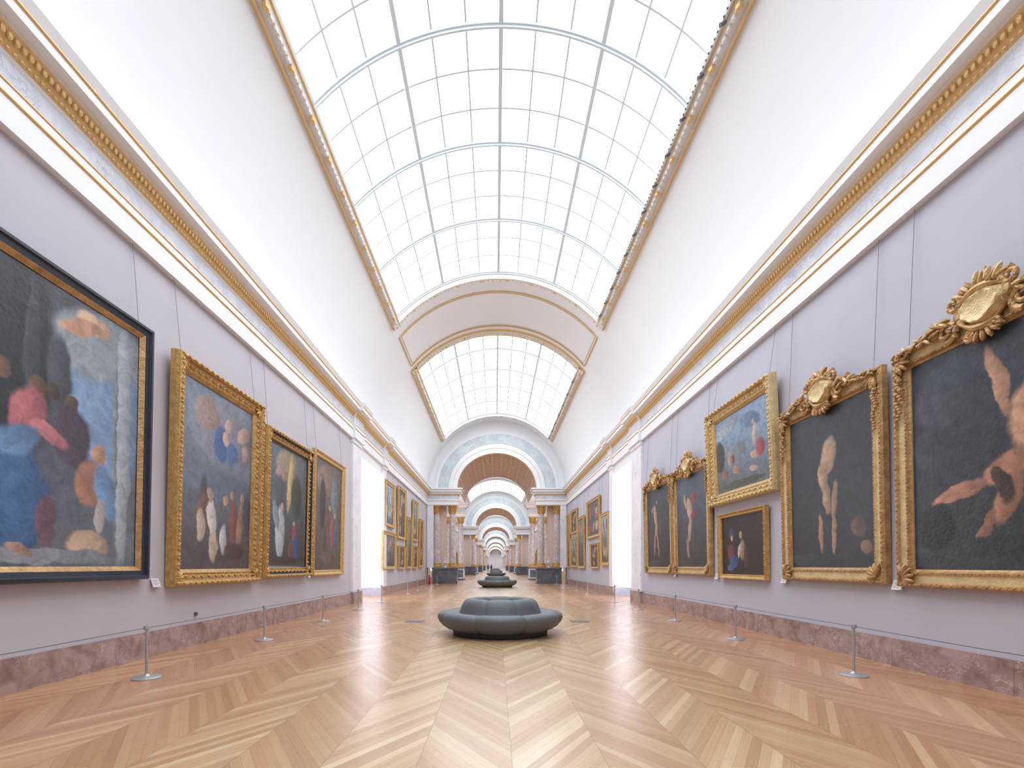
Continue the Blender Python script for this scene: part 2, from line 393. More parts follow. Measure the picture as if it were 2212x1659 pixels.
def el(a_,b_,t,y): return (CX+a_*math.sin(rad(t)),y,7.42+b_*math.cos(rad(t)))
def screen(y,dep=.9):
    mb=MB(); T=lin(-90,90,48)
    bands=[(5.34,5.25,0,0),(4.95,4.75,0,0),(4.75,4.45,-.06,0),(4.6,4.25,-.03,1),(3.8,3.5,-.03,2),(3.76,3.46,-.07,0),(3.45,3.12,-.12,2),(3.42,3.09,-.1,0),(3.09,2.75,-.1,2),(3.05,2.7,-.06,2)]
    for i in range(len(bands)-1):
        a0,b0,o0,m=bands[i]; a1,b1,o1,_=bands[i+1]
        m={0:0,1:1,2:3}[m]
        mb.grid([[el(a0,b0,t,y+o0) for t in T],[el(a1,b1,t,y+o1) for t in T]],m)
    mb.grid([[el(3.05,2.7,t,y-.06) for t in T],[el(3.05,2.7,t,y+dep) for t in T]],2)
    mb.grid([[el(5.34,5.25,t,y+dep) for t in T],[el(3.05,2.7,t,y+dep) for t in T]],0)
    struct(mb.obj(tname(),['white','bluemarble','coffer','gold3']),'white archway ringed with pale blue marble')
    for s,sg in (('left',-1),('right',1)):
        e=MB(); xo=CX+sg*5.45; xi=CX+sg*3.05
        def b(p,z0,z1,m): 
            lo,hi=sorted((xo,xi-sg*p)); e.box(lo,hi,y-p,y+dep+p,z0,z1,m)
        b(.02,6.13,6.44,0); b(.05,6.44,6.48,2); b(.03,6.48,6.58,0); b(0,6.58,6.92,1); b(.08,6.92,6.98,2); b(.16,6.98,7.14,0); b(.30,7.14,7.28,0); b(.34,7.28,7.31,2); b(.38,7.31,7.43,0)
        struct(e.obj(tname(),['white','frieze','gold'],smooth=False),'entablature over the columns')
        pz=MB(); lo,hi=sorted((xo,CX+sg*4.95)); pz.box(lo,hi,y+.02,y+dep,1.25,6.13,0)
        lo,hi=sorted((CX+sg*4.95,CX+sg*4.0)); pz.box(lo,hi,y+dep-.12,y+dep,1.25,6.13,1)
        struct(pz.obj(tname(),['whitemarble','pinkwall'],smooth=False),'marble pilaster')
def make_column(loc):
    r=root('column',loc)
    m=MB(); m.box(-.36,.36,-.36,.36,0,.1); m.lathe([(.34,.1),(.36,.14),(.34,.19),(.30,.21),(.29,.25),(.33,.28),(.33,.32),(.28,.35),(.27,.38)],24)
    m.obj('base',['gold2'],r)
    m=MB(); m.lathe([(.255,.36),(.255,1.6),(.245,3.),(.22,4.22),(.215,4.25)],28); m.obj('shaft',['colmarble'],r)
    m=MB(); m.lathe([(.24,4.22),(.255,4.25),(.235,4.28),(.245,4.5),(.29,4.7),(.34,4.78)],24); m.box(-.36,.36,-.36,.36,4.78,4.88)
    for k in range(12):
        an=2*math.pi*k/12
        for (rr,z,s_) in ((.27,4.38,.09),(.30,4.55,.09)):
            a2=an+(math.pi/12 if z>4.5 else 0); m.ell((rr*math.cos(a2),rr*math.sin(a2),z),(.045,.045,s_),None,6,4)
    for k in range(4):
        an=math.pi/4+k*math.pi/2; m.ell((.38*math.cos(an),.38*math.sin(an),4.72),(.07,.07,.06),None,8,5)
    m.obj('capital',['gold2'],r)
    return tag(r,'veined marble column with gilded leafy capital','column','marble columns beside the arches')
def make_ped(loc,mat):
    m=MB(); m.box(-1.02,1.02,-.55,.55,0,.16,1); m.box(-.97,.97,-.5,.5,.16,1.12,0); m.box(-1.02,1.02,-.55,.55,1.12,1.25,1); m.box(-.85,.85,-.51,-.49,.28,1.0,1)
    o=m.obj('column_pedestal',[mat,'darkmarble'],smooth=False,loc=loc)
    return tag(o,'dark veined marble pedestal block under columns','pedestal','marble pedestals beside the arches')
screens=[37.9,46.9]
blocks=[(37.9,47.8)]; gal=[]
cur=47.8
for k in range(6):
    gal.append((cur,cur+26)); blocks.append((cur+26,cur+35.9)); screens+= [cur+26,cur+35]; cur+=35.9
YW=cur
col0=None
for i,y in enumerate(screens):
    screen(y)
    for sg in (-1,1):
        if i<8:
            px=CX+sg*4.08
            make_ped((px,y+.45,0),'darkmarble' if i%2==0 else 'greymarble')
            cl=(CX+sg*3.5,y+.45,1.25)
            if col0 is None: col0=make_column(cl)
            else: clone(col0,cl)
            if i<2: clone(col0,(CX+sg*4.72,y+.45,1.25))
for (b0,b1) in blocks:
    mb=MB(); mb.grid([[el(3.05,2.7,t,yy) for t in lin(-90,90,40)] for yy in (b0+.9,b1-.9)])
    for sg in (-1,1): mb.add([(CX+sg*3.05,b0+.9,7.42),(CX+sg*5.6,b0+.9,7.42),(CX+sg*5.6,b1-.9,7.42),(CX+sg*3.05,b1-.9,7.42)],[(0,1,2,3)],1)
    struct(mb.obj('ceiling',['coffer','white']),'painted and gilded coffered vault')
    for s in ('left','right'):
        wall(s,b0,b1,mat='pinkwall')
        X,d=side(s); nm=wname(); mb=MB()
        xg=X+d*.03; mb.add([(xg,b0+2.4,1.0),(xg,b0+7.2,1.0),(xg,b0+7.2,6.0),(xg,b0+2.4,6.0)],[(0,1,2,3)])  # beyond the first block these glowing panes are added to light it
        struct(mb.obj(nm,['sideglow']),'glowing side pane, mostly added for light')
for gi,(g0,g1) in enumerate(gal):
    for s in ('left','right'):
        wall(s,g0,g1); baseb(s,g0,g1,p=.05); cornice(s,g0,g1,eggs=False,name=tname())
    a=g0+1.6; b=g0+11.4; c=g0+14.6; e=g1-1.6
    vault(g0,a-.3); vault(a-.3,b+.3,True); vault(b+.3,c-.3); vault(c-.3,e+.3,True); vault(e+.3,g1)
    skylight(a,b,False,9.8/9,.06); skylight(c,e,False,9.8/9,.06)
    mb=MB(); T=lin(-88,88,40)
    mb.grid([[PV(t,5.3,b+.8) for t in T],[PV(t,4.9,b+.8) for t in T],[PV(t,4.9,c-.8) for t in T],[PV(t,5.3,c-.8) for t in T]],0)
    mb.grid([[PV(t,5.15,b+.78) for t in T],[PV(t,5.08,b+.78) for t in T]],1)
    struct(mb.obj(tname(),['white','gold']),'white transverse rib')
mb=MB(); mb.box(-6,6.3,YW,YW+.3,0,13); struct(mb.obj('wall_end',['frieze'],smooth=False))

# ---------------------------------------------------------------- track lights
mb=MB()
for (q0,q1) in ((3,18.6),(23.6,35.8)):
    mb.tube([PV(48.1,5.11,q0),PV(48.1,5.11,q1)],.022,6,0)
    y=q0
    while y<q1:
        mb.ell(PV(47.9,5.085,y),(.016,.022,.016),None,6,4,1); y+=.12
struct(mb.obj(tname(),['glaze_bar','spot']),'lighting rail along the skylight edge')
sp=root('spotlight',PV(48.1,5.08,8.3))
m=MB(); m.tube([(0,0,.0),(0,0,-.03)],.010,6); m.tube([(0,-.038,-.03),(0,.038,-.03)],.007,6); m.tube([(0,-.038,-.03),(0,-.038,-.085)],.006,5); m.tube([(0,.038,-.03),(0,.038,-.085)],.006,5); m.obj('bracket',['spot'],sp)
m=MB(); m.tube([(.04,0,-.05),(.01,0,-.07),(-.05,0,-.105),(-.065,0,-.115)],[.022,.032,.034,.037],10); m.obj('lamp_housing',['spot'],sp)
tag(sp,'small dark grey spotlight clamped to skylight rail','spotlight','spotlights along the skylight edge')
y=9.2
while y<18.4: clone(sp,PV(48.1,5.08,y)); y+=.88
y=24.5
while y<35.5: clone(sp,PV(48.1,5.08,y)); y+=1.8

# ---------------------------------------------------------------- paintings
STY={
 'ornate':dict(fw=.28,prof=[(0,0),(0,.10),(.015,.16),(.05,.19),(.08,.16),(.095,.12),(.15,.10),(.195,.085),(.215,.10),(.235,.085),(.28,.05),(.28,.02)],orn=[(.05,.185,.08,.034),(.15,.105,.11,.04),(.22,.098,.05,.015)]),
 'plain':dict(fw=.17,prof=[(0,0),(0,.09),(.02,.12),(.05,.11),(.09,.075),(.13,.07),(.145,.08),(.17,.05),(.17,.02)],orn=[(.025,.118,.06,.016),(.14,.078,.05,.012)]),
 'flat':dict(fw=.23,prof=[(0,0),(0,.08),(.02,.11),(.05,.11),(.065,.08),(.155,.07),(.17,.09),(.19,.09),(.205,.06),(.23,.045),(.23,.02)],orn=[(.035,.11,.07,.019),(.18,.092,.05,.013)]),
 'ebony':dict(fw=.19,prof=[(0,0),(0,.10),(.02,.14),(.055,.14),(.07,.11),(.13,.09),(.145,.08),(.19,.04),(.19,.02)],orn=[]),
}
def leaf(m,c,L,w,ang,th=.05,mi=0):
    m.ell(c,(L,th,w),Euler((0,-ang,0)).to_matrix(),8,5,mi)
def spiral(m,cx,cz,y,R,sgn,r0,turns=1.4,a0=0,mi=0):
    pts=[];rs=[]
    for i in range(22):
        t=i/21; a_=a0+sgn*t*turns*2*math.pi; rr=R*(1-.78*t)
        pts.append((cx+rr*math.cos(a_),y-.03*t,cz+rr*math.sin(a_))); rs.append(r0*(1-.45*t))
    m.tube(pts,rs,6,mi)
def painting(s,yn,yf,z0,z1,style,mat,label,crest=False,mats=None,tilt=1.3,wires=True,detail=True,group=None,standoff=.0):
    X,d=side(s); w=yf-yn; h=z1-z0; st=STY[style]; yc=(yn+yf)/2
    rz=rad(90) if s=='left' else rad(-90)
    r=root('painting',(X+d*(.012+standoff),yc,z0),(rad(tilt),0,rz)); tag(r,label,'painting',group)
    mats=mats or ['gold2','gold3']
    m=MB(); rows=[]
    P=st['prof']; fw=st['fw']; k=1.0
    if min(w,h)<1.6: k=.6
    for dd,o in P:
        dd*=k; rows.append([(-w/2+dd,-o,dd),(w/2-dd,-o,dd),(w/2-dd,-o,h-dd),(-w/2+dd,-o,h-dd)])
    for i in range(len(rows)-1):
        if style=='ebony': mi=1 if 5<=i<=6 else 0
        else: mi=1 if i in (4,5,9) else 0
        m.grid(rows[i:i+2],mi,False,True)
    m.add(rows[0],[(0,1,2,3)],0)
    if detail:
        for (dd,o,pitch,sz) in st['orn']:
            dd*=k
            for (ax0,az0,ax1,az1) in ((-w/2+dd,dd,w/2-dd,dd),(-w/2+dd,h-dd,w/2-dd,h-dd),(-w/2+dd,dd,-w/2+dd,h-dd),(w/2-dd,dd,w/2-dd,h-dd)):
                L=math.hypot(ax1-ax0,az1-az0); n=max(2,int(L/pitch))
                hor=abs(ax1-ax0)>abs(az1-az0)
                for i in range(n+1):
                    t=i/n; ang=(rad(35) if i%2 else rad(-35))
                    if not hor: ang+=math.pi/2
                    m.ell((ax0+(ax1-ax0)*t,-o,az0+(az1-az0)*t),(sz*1.25,sz*.7,sz*.6),Euler((0,-ang,0)).to_matrix(),6,4,0)
        if style in('ornate','flat'):
            for cx in (-1,1):
                for cz in (0,1):
                    ox=cx*(w/2-.12*k); oz=.12*k if cz==0 else h-.12*k
                    for q in range(5):
                        an=rad(-60+q*30)+ (math.atan2((1 if cz==0 else -1),-cx))
                        leaf(m,(ox+.1*math.cos(an),-.12,oz+.1*math.sin(an)),.09,.03,an,.035,0)
    m.obj('frame',mats,r)
    fwk=fw*k; cw=w-2*fwk; ch=h-2*fwk; me=bpy.data.meshes.new('canvas')
    vs=[(-cw/2-.01,-.03,fwk-.01),(cw/2+.01,-.03,fwk-.01),(cw/2+.01,-.03,h-fwk+.01),(-cw/2-.01,-.03,h-fwk+.01)]
    me.from_pydata(vs,[],[(0,1,2,3)]); ul=me.uv_layers.new(name='UVMap'); asp=cw/ch
    if not detail: asp=.75
    for li,uvc in zip(range(4),((0,0),(asp,0),(asp,1),(0,1))): ul.data[li].uv=uvc
    me.materials.append(mat); co=bpy.data.objects.new('canvas',me); S.collection.objects.link(co); co.parent=r
    if crest:
        c=MB(); zt=h; rnd=random.Random(int(yn*10)); NS=56
        def cart(t,q): 
            xx=math.cos(t); zz=math.sin(t); wd=.285*(1+.2*zz); return (q*wd*xx, zt+.04+q*.215*zz*(1+.04*math.cos(4*t)))
        TT=[2*math.pi*i/NS for i in range(NS)]
        rows=[]
        for q,yv in ((.02,-.17),(.3,-.172),(.5,-.178),(.66,-.195),(.72,-.195),(.78,-.16),(.88,-.12),(.95,-.10)):
            rows.append([(cart(t,q)[0],yv-.012*math.cos(9*t)*q*(q>.7),cart(t,q)[1]) for t in TT])
        c.grid(rows,1,False,True)
        c.tube([(cart(t,1.)[0],-.13-.02*math.cos(3*t),cart(t,1.)[1]) for t in TT],[.036+.014*math.cos(4*t) for t in TT],8,0,closed=True)
        c.box(-.22,.22,-.08,-.01,zt-.16,zt+.16,0)
        for sg in (-1,1):
            spiral(c,sg*.32,zt+.21,-.13,.09,sg,.036,a0=math.pi/2)
            spiral(c,sg*.42,zt-.06,-.12,.13,-sg,.04,a0=-math.pi/2)
            spiral(c,sg*.62,zt+.02,-.11,.09,sg,.032,a0=math.pi/2)
            spiral(c,sg*.14,zt-.22,-.12,.07,-sg,.028,a0=math.pi)
            L=w/2-.5
            for i in range(40):
                t=i/39; xx=sg*(.42+t*L); zz=zt+.12*(1-t)**1.3-.07+rnd.uniform(-.07,.07)*(1-.5*t)
                an=rnd.uniform(-1.,1.)+ (0 if sg>0 else math.pi); s_=.088*(1-.45*t)*rnd.uniform(.7,1.15)
                leaf(c,(xx,-.12-rnd.uniform(0,.07),zz),s_,s_*.32,an,s_*.4,1 if i%4==0 else 0)
            for i in range(18):
                t=i/17; zz=zt-.15-t*.72; xx=sg*(w/2-.11+rnd.uniform(-.04,.04)); s_=.05*(1-.4*t)
                c.ell((xx,-.12,zz),(s_,s_*.8,s_*.75),None,7,5,0)
        for i in range(17):
            an=rad(5+i*10.6); rr=.09+rnd.uniform(-.03,.04); leaf(c,(.24*math.cos(an)+rnd.uniform(-.02,.02),-.12-rnd.uniform(0,.04),zt+.25+rr*math.sin(an)),rnd.uniform(.06,.11),.024,an+rnd.uniform(-.5,.5),.035,i%3==0)
        for i in range(7):
            an=rad(200+i*23); leaf(c,(.17*math.cos(an),-.12,zt-.18+.09*math.sin(an)),.08,.026,an,.04,0)
        c.obj('frame_crest',[mats[0],mats[1]],r)
    if wires:
        Mw=Matrix.Translation(r.location)@r.rotation_euler.to_matrix().to_4x4()
        for yy in (yn+.2,yf-.2):
            q=MB(); q.tube([(X+d*.035,yy,6.14),(X+d*(.05+standoff+h*math.sin(rad(tilt))),yy,z1-.06)],.005,5)
            wo=q.obj('hanging_wire',['wire'],r); wo.matrix_parent_inverse=Mw.inverted()
    return r
P1=paint('canvas_robed_group','#5c6570','#464e58',[
 (.62,.66,.20,.34,0,'#7fa3cf'),(.58,.86,.26,.13,10,'#97a2ac'),(.53,.93,.08,.04,0,'#e2b58c'),(.47,.9,.09,.03,20,'#d99a78'),
 (.16,.72,.22,.42,0,'#3a4148'),(.38,.70,.05,.14,0,'#4d5660'),(.28,.75,.03,.25,0,'#4a525a'),(.68,.50,.045,.5,0,'#a9b6be'),(.64,.52,.012,.4,0,'#8695a0'),(.30,.62,.035,.04,0,'#7d5a48'),(.44,.60,.03,.035,0,'#6a5040'),(.36,.62,.03,.035,0,'#5a463c'),(.18,.64,.03,.04,0,'#8a6450'),
 (.44,.48,.08,.12,10,'#57485c'),(.27,.51,.07,.10,-15,'#cf6f78'),(.35,.47,.08,.03,-20,'#d87b84'),(.22,.34,.09,.12,20,'#4a78b0'),(.26,.20,.09,.17,-8,'#4676b0'),(.23,.42,.09,.05,30,'#6a96cc'),
 (.34,.16,.04,.10,0,'#7d5a6c'),(.56,.44,.035,.04,0,'#c9926e'),(.52,.32,.07,.09,0,'#b87a5c'),(.60,.29,.05,.12,15,'#6b99cc'),(.57,.20,.025,.07,0,'#b9b2ae'),(.52,.09,.10,.05,0,'#d3b090'),(.36,.04,.3,.03,0,'#9aa0aa'),(.25,.06,.05,.02,-20,'#c49a84')],.03,1)
P2=paint('canvas_saints_in_clouds','#504646','#6d7f96',[
 (.40,.78,.34,.20,0,'#85879c'),(.22,.86,.12,.10,0,'#ac887f'),(.42,.84,.035,.04,0,'#d0a090'),(.36,.72,.08,.11,0,'#3f62a4'),(.47,.69,.07,.07,20,'#4a72b0'),(.40,.76,.03,.05,0,'#d9b09c'),(.60,.83,.08,.05,20,'#c0968a'),(.62,.72,.04,.05,-20,'#b58f82'),
 (.38,.48,.4,.08,0,'#66758a'),(.20,.40,.04,.12,0,'#5a5346'),(.22,.30,.08,.12,0,'#86524c'),(.28,.28,.045,.11,10,'#dcd5d0'),(.18,.24,.04,.09,0,'#c9b796'),(.30,.13,.045,.09,0,'#d3b69c'),(.40,.17,.04,.09,0,'#c9c7d0'),
 (.50,.28,.05,.13,0,'#94504c'),(.58,.28,.035,.15,-8,'#ac7a64'),(.66,.34,.05,.14,0,'#434b62'),(.52,.10,.12,.05,0,'#594038'),(.42,.40,.03,.03,0,'#bf967e'),(.60,.44,.025,.028,0,'#b98c72'),(.26,.42,.028,.032,0,'#caa48c'),(.49,.43,.025,.03,0,'#b08870')],.035,2)
P3=paint('canvas_golden_ray','#444242','#5b6672',[
 (.36,.86,.22,.14,0,'#ad9474'),(.42,.72,.05,.26,-8,'#dcbe70'),(.24,.78,.10,.07,0,'#bf9484'),(.20,.60,.12,.16,0,'#59626c'),(.56,.62,.12,.2,0,'#454a42'),
 (.24,.28,.09,.22,0,'#c4cbd6'),(.16,.42,.05,.13,20,'#93a0b2'),(.27,.50,.028,.03,0,'#cfa88a'),(.52,.38,.028,.03,0,'#cfa88c'),(.52,.27,.045,.10,0,'#b84a4e'),(.56,.17,.07,.12,10,'#3a5ca0'),(.46,.14,.06,.08,0,'#84583e'),(.3,.05,.3,.04,0,'#4a423c')],.03,3)
P4=paint('canvas_figures_red_blue','#5f5048','#5f5a58',[
 (.30,.82,.26,.14,0,'#967868'),(.52,.70,.10,.18,0,'#768694'),(.2,.6,.08,.25,0,'#443a38'),(.34,.45,.06,.15,0,'#864c44'),(.46,.36,.05,.16,0,'#b85a50'),(.56,.32,.045,.15,0,'#4a6a9a'),(.26,.30,.05,.16,0,'#64564c'),(.40,.58,.028,.03,0,'#c89f82'),(.54,.52,.028,.03,0,'#c89f82'),(.36,.12,.2,.06,0,'#766456')],.035,4)
Q1=paint('canvas_pale_forms_on_dark_rocks','#3a3f46','#333b47',[
 (.16,.78,.14,.14,0,'#4b5561'),(.3,.9,.25,.07,0,'#414d5c'),(.10,.58,.1,.1,0,'#454f5a'),(.41,.78,.03,.16,14,'#c8906e'),(.55,.60,.10,.15,0,'#d29a74'),(.44,.42,.11,.06,28,'#cc8a6a'),(.22,.35,.13,.035,12,'#cf8a70'),(.44,.30,.05,.12,-20,'#b87c5e'),(.34,.16,.028,.11,-22,'#ac745a'),(.42,.36,.04,.09,20,'#54443c'),(.3,.1,.3,.05,0,'#434850'),(.12,.2,.1,.12,0,'#30353d')],.035,5)
Q2=paint('canvas_two_pale_forms_on_dark','#33373e','#323842',[
 (.38,.70,.07,.12,-10,'#c8a080'),(.33,.58,.05,.09,0,'#c49a78'),(.36,.44,.035,.11,8,'#bf9470'),(.43,.42,.028,.13,-6,'#b08464'),(.30,.22,.022,.13,4,'#bb8c6a'),(.42,.20,.022,.13,-3,'#bb8c6a'),(.62,.24,.06,.07,25,'#735c50'),(.68,.12,.045,.04,0,'#92735e'),(.2,.05,.3,.04,0,'#434750')],.032,6)
Q3=paint('canvas_figures_under_blue_sky','#666f74','#7c9cc0',[
 (.3,.85,.4,.10,10,'#a8b8ca'),(.9,.8,.25,.10,-10,'#6488b4'),(.10,.5,.14,.22,0,'#525254'),(.6,.5,.2,.10,0,'#86949a'),(1.0,.60,.045,.14,-10,'#e0baa2'),(.98,.36,.11,.05,-15,'#d0aa94'),(1.12,.42,.10,.11,0,'#b84a4c'),(.95,.2,.1,.04,-10,'#d4ae96'),(.36,.42,.05,.11,10,'#cda48a'),(.22,.24,.10,.06,0,'#a47664'),(.52,.26,.09,.06,-20,'#c09680'),(.6,.07,.6,.05,0,'#62665a'),(.46,.42,.04,.07,0,'#924c44'),(.98,.76,.03,.035,0,'#caa088'),(.3,.57,.025,.03,0,'#b88c76')],.03,7)
Q4=paint('canvas_blue_mantle_on_dark','#332b27','#352f2c',[
 (.34,.70,.09,.10,0,'#4a5880'),(.35,.62,.04,.055,0,'#cdac94'),(.32,.38,.12,.14,0,'#8f464a'),(.42,.22,.14,.11,20,'#3f64a4'),(.30,.12,.12,.06,0,'#4a74b4'),(.66,.66,.055,.065,0,'#c89e84'),(.70,.42,.09,.17,0,'#b78c74'),(.60,.40,.045,.12,-20,'#d9ccc0'),(.82,.3,.08,.2,0,'#60423a')],.03,8)
Q5=paint('canvas_entwined_forms','#444648','#4c5c70',[
 (.3,.85,.3,.10,0,'#5b6f84'),(.36,.62,.07,.14,20,'#d6b090'),(.46,.74,.07,.06,0,'#b24a48'),(.46,.56,.09,.04,30,'#a84844'),(.36,.42,.045,.15,-10,'#cfa684'),(.30,.22,.035,.12,10,'#bb9070'),(.24,.72,.03,.09,20,'#cba88c'),(.46,.28,.05,.14,0,'#635248'),(.3,.05,.4,.04,0,'#53534c')],.03,9)
Q6=paint('canvas_pale_form_on_dark','#38353a','#38404c',[
 (.32,.66,.055,.13,10,'#d09c7e'),(.22,.74,.06,.02,30,'#c99478'),(.35,.48,.05,.10,-10,'#c88e70'),(.41,.28,.028,.15,10,'#bb8264'),(.28,.28,.028,.15,-8,'#c28868'),(.50,.50,.045,.12,0,'#764c3e'),(.38,.82,.028,.03,0,'#b88468'),(.3,.05,.3,.04,0,'#544e4a')],.03,10)
gens=[]
pal=[('#4d4a46','#6a7a8a','#9a6a50','#c09a7c','#3a5a90'),('#504640','#5a5048','#b2503e','#d4b09a','#3a4a8a'),('#4a5248','#8cacc8','#5a7248','#c8b890','#9a5a44'),('#3a3634','#4a4440','#d0b098','#8a3a34','#7a6a60'),('#5c5a5c','#94a4c2','#c0a080','#4a78b6','#d4c8bc')]
for i,pc in enumerate(pal):
    rn=random.Random(i+20); bl=[]
    for k in range(13): bl.append((rn.uniform(.08,.68),rn.uniform(.12,.85),rn.uniform(.04,.11),rn.uniform(.06,.16),rn.uniform(-30,30),pc[2+k%3]))
    gens.append(paint('canvas_old_scene_%s'%'abcde'[i],pc[0],pc[1],bl,.05,20+i))
painting('left',4.4,7.34,1.20,4.94,'ebony',P1,'huge canvas of robed figures in black frame with gilt inner edge',mats=['ebony','golddark'],tilt=1.2)
painting('left',7.86,10.72,1.06,4.92,'ornate',P2,'tall altarpiece of clouds and figures in wide carved gold frame',mats=['gold2','golddark'],tilt=1.5)
painting('left',10.96,13.72,1.12,4.6,'ornate',P3,'tall canvas with golden ray of light in gilt frame',mats=['gold2','ebony'],tilt=1.4)
painting('left',14.0,16.75,1.10,4.80,'plain',P4,'tall canvas of red and blue figures in plain gold frame',mats=['gold2','gold3'],tilt=1.2)
painting('right',4.12,6.65,1.12,4.24,'flat',Q1,'dark canvas with pale form, gold frame crowned by carved cartouche',crest=True,mats=['golddark','gold3'],tilt=1.2)
painting('right',6.85,9.29,1.14,4.24,'flat',Q2,'dark canvas with two pale forms, gold frame with carved cartouche',crest=True,mats=['golddark','gold3'],tilt=1.2)
painting('right',9.45,12.33,2.88,5.18,'ornate',Q3,'wide blue-sky figure scene in deep gold frame hung above another picture',mats=['gold3','gold2'],tilt=3.)
painting('right',9.87,11.95,1.10,2.64,'plain',Q4,'small dark canvas with blue drapery in gold frame',mats=['gold2','gold3'],tilt=1.2,wires=False)
painting('right',12.41,14.98,1.14,4.20,'flat',Q5,'tall canvas of entwined pale forms, gold frame with carved cartouche',crest=True,mats=['golddark','gold3'],tilt=1.2)
painting('right',15.06,17.85,1.13,4.28,'flat',Q6,'tall dark canvas with pale form, gold frame with carved cartouche',crest=True,mats=['golddark','gold3'],tilt=1.2)
def wp(s,pa,pb,pt,pbm,g,wr=1):
    X=5.26 if s=='left' else 5.5
    ya=F*X/abs(VX-pa); yb=F*X/abs(VX-pb); yn,yf=sorted((ya,yb))
    z1=H+(VY-pt)*yn/F; z0=H+(VY-pbm)*yn/F
    painting(s,yn,yf,z0,z1,'plain',gens[g],'old master canvas in gilt frame on lavender wall',tilt=1.0,detail=False,wires=bool(wr),group='gilt framed paintings further along the gallery')
for q in ((832,852,1034,1135,4),(827,855,1145,1231,0,0),(860,876,1048,1163,3),(862,875,1178,1229,1,0),(879,890,1115,1229,0),(892,902.5,1078,1168,2),(893,902,1178,1228,3,0),(906,914,1120,1226,1)): wp('left',*q)
for q in ((1315,1297,1103,1222,2),(1295,1268,1068,1158,1),(1292,1275,1172,1228,3,0),(1262,1248,1112,1228,0),(1246,1233,1096,1150,3),(1246,1233,1159,1226,2,0),(1231,1225,1110,1226,0)): wp('right',*q)
for k in range(5):
    for s in ('left','right'):
        yn=49.5+k*4.3; painting(s,yn,yn+2.4+(k%3)*.5,1.2,3.2+(k*7%4)*.4,'plain',gens[(k+(s=='left'))%5],'old master canvas in gilt frame on lavender wall',tilt=1.,detail=False,wires=False,group='gilt framed paintings further along the gallery')

def label(s,y,z=1.13):
    X,d=side(s); r=root('wall_label',(X+d*.03,y,z),(rad(-18),0,rad(90) if s=='left' else rad(-90)))
    m=MB(); m.box(-.085,.085,-.012,0,-.07,.07); m.box(-.03,.03,0,.03,-.03,.03); m.obj('card',['label'],r,smooth=False)
    m=MB()
    for i in range(4): m.box(-.065,.065-.03*(i%2),-.0135,-.0118,.035-.025*i,.042-.025*i)
    m.obj('printed_lines',['ink'],r,smooth=False)
    tag(r,'small white information card fixed beside a painting','label','information cards on the walls')
for y in (7.62,10.84,13.86): label('left',y)
for y in (6.72,9.36,12.2,15.02): label('right',y)
X,d=side('left'); m=MB(); m.box(X,X+.03,8.65,8.71,.51,.57); tag(m.obj('wall_socket',['spot'],smooth=False),'small dark socket low on the wall','socket')

# ---------------------------------------------------------------- stanchions
def stan(loc):
    r=root('barrier_post',loc)
    m=MB(); m.lathe([(.16,0),(.16,.012),(.15,.02),(.05,.028),(.03,.04),(.022,.06)],28); m.obj('base',['steel'],r)
    m=MB(); m.lathe([(.017,.04),(.017,.63)],14); m.obj('pole',['steel'],r)
    m=MB(); m.lathe([(.02,.60),(.032,.605),(.034,.64),(.03,.652)],16); m.obj('cap',['steel'],r)
    return tag(r,'slim brushed steel barrier post on round base','barrier post','steel barrier posts along the walls')
s0=stan((-4.34,6.05,0))
todo=[]
for s,xx,ys in (('left',-4.34,[2.95,6.05,9.13,12.25,15.4,18.55,24.0,27.1,30.2,33.3,36.2]),('right',4.57,[3.1,6.2,9.25,12.35,15.5,18.6,24.0,27.1,30.2,33.3,36.2])):
    for i,y in enumerate(ys):
        po=s0 if (s=='left' and abs(y-6.05)<.01) else clone(s0,(xx,y,0))
        if i and ys[i]-ys[i-1]<4: todo.append((po,ys[i]-ys[i-1]))
for po,D in todo:
    q=MB(); q.tube([(0,-D+.034,.625),(0,-D/2,.618),(0,-.034,.625)],.0036,5)
    o=q.obj('cord',['cord'],po); o['label']='thin black cord strung to the next post'

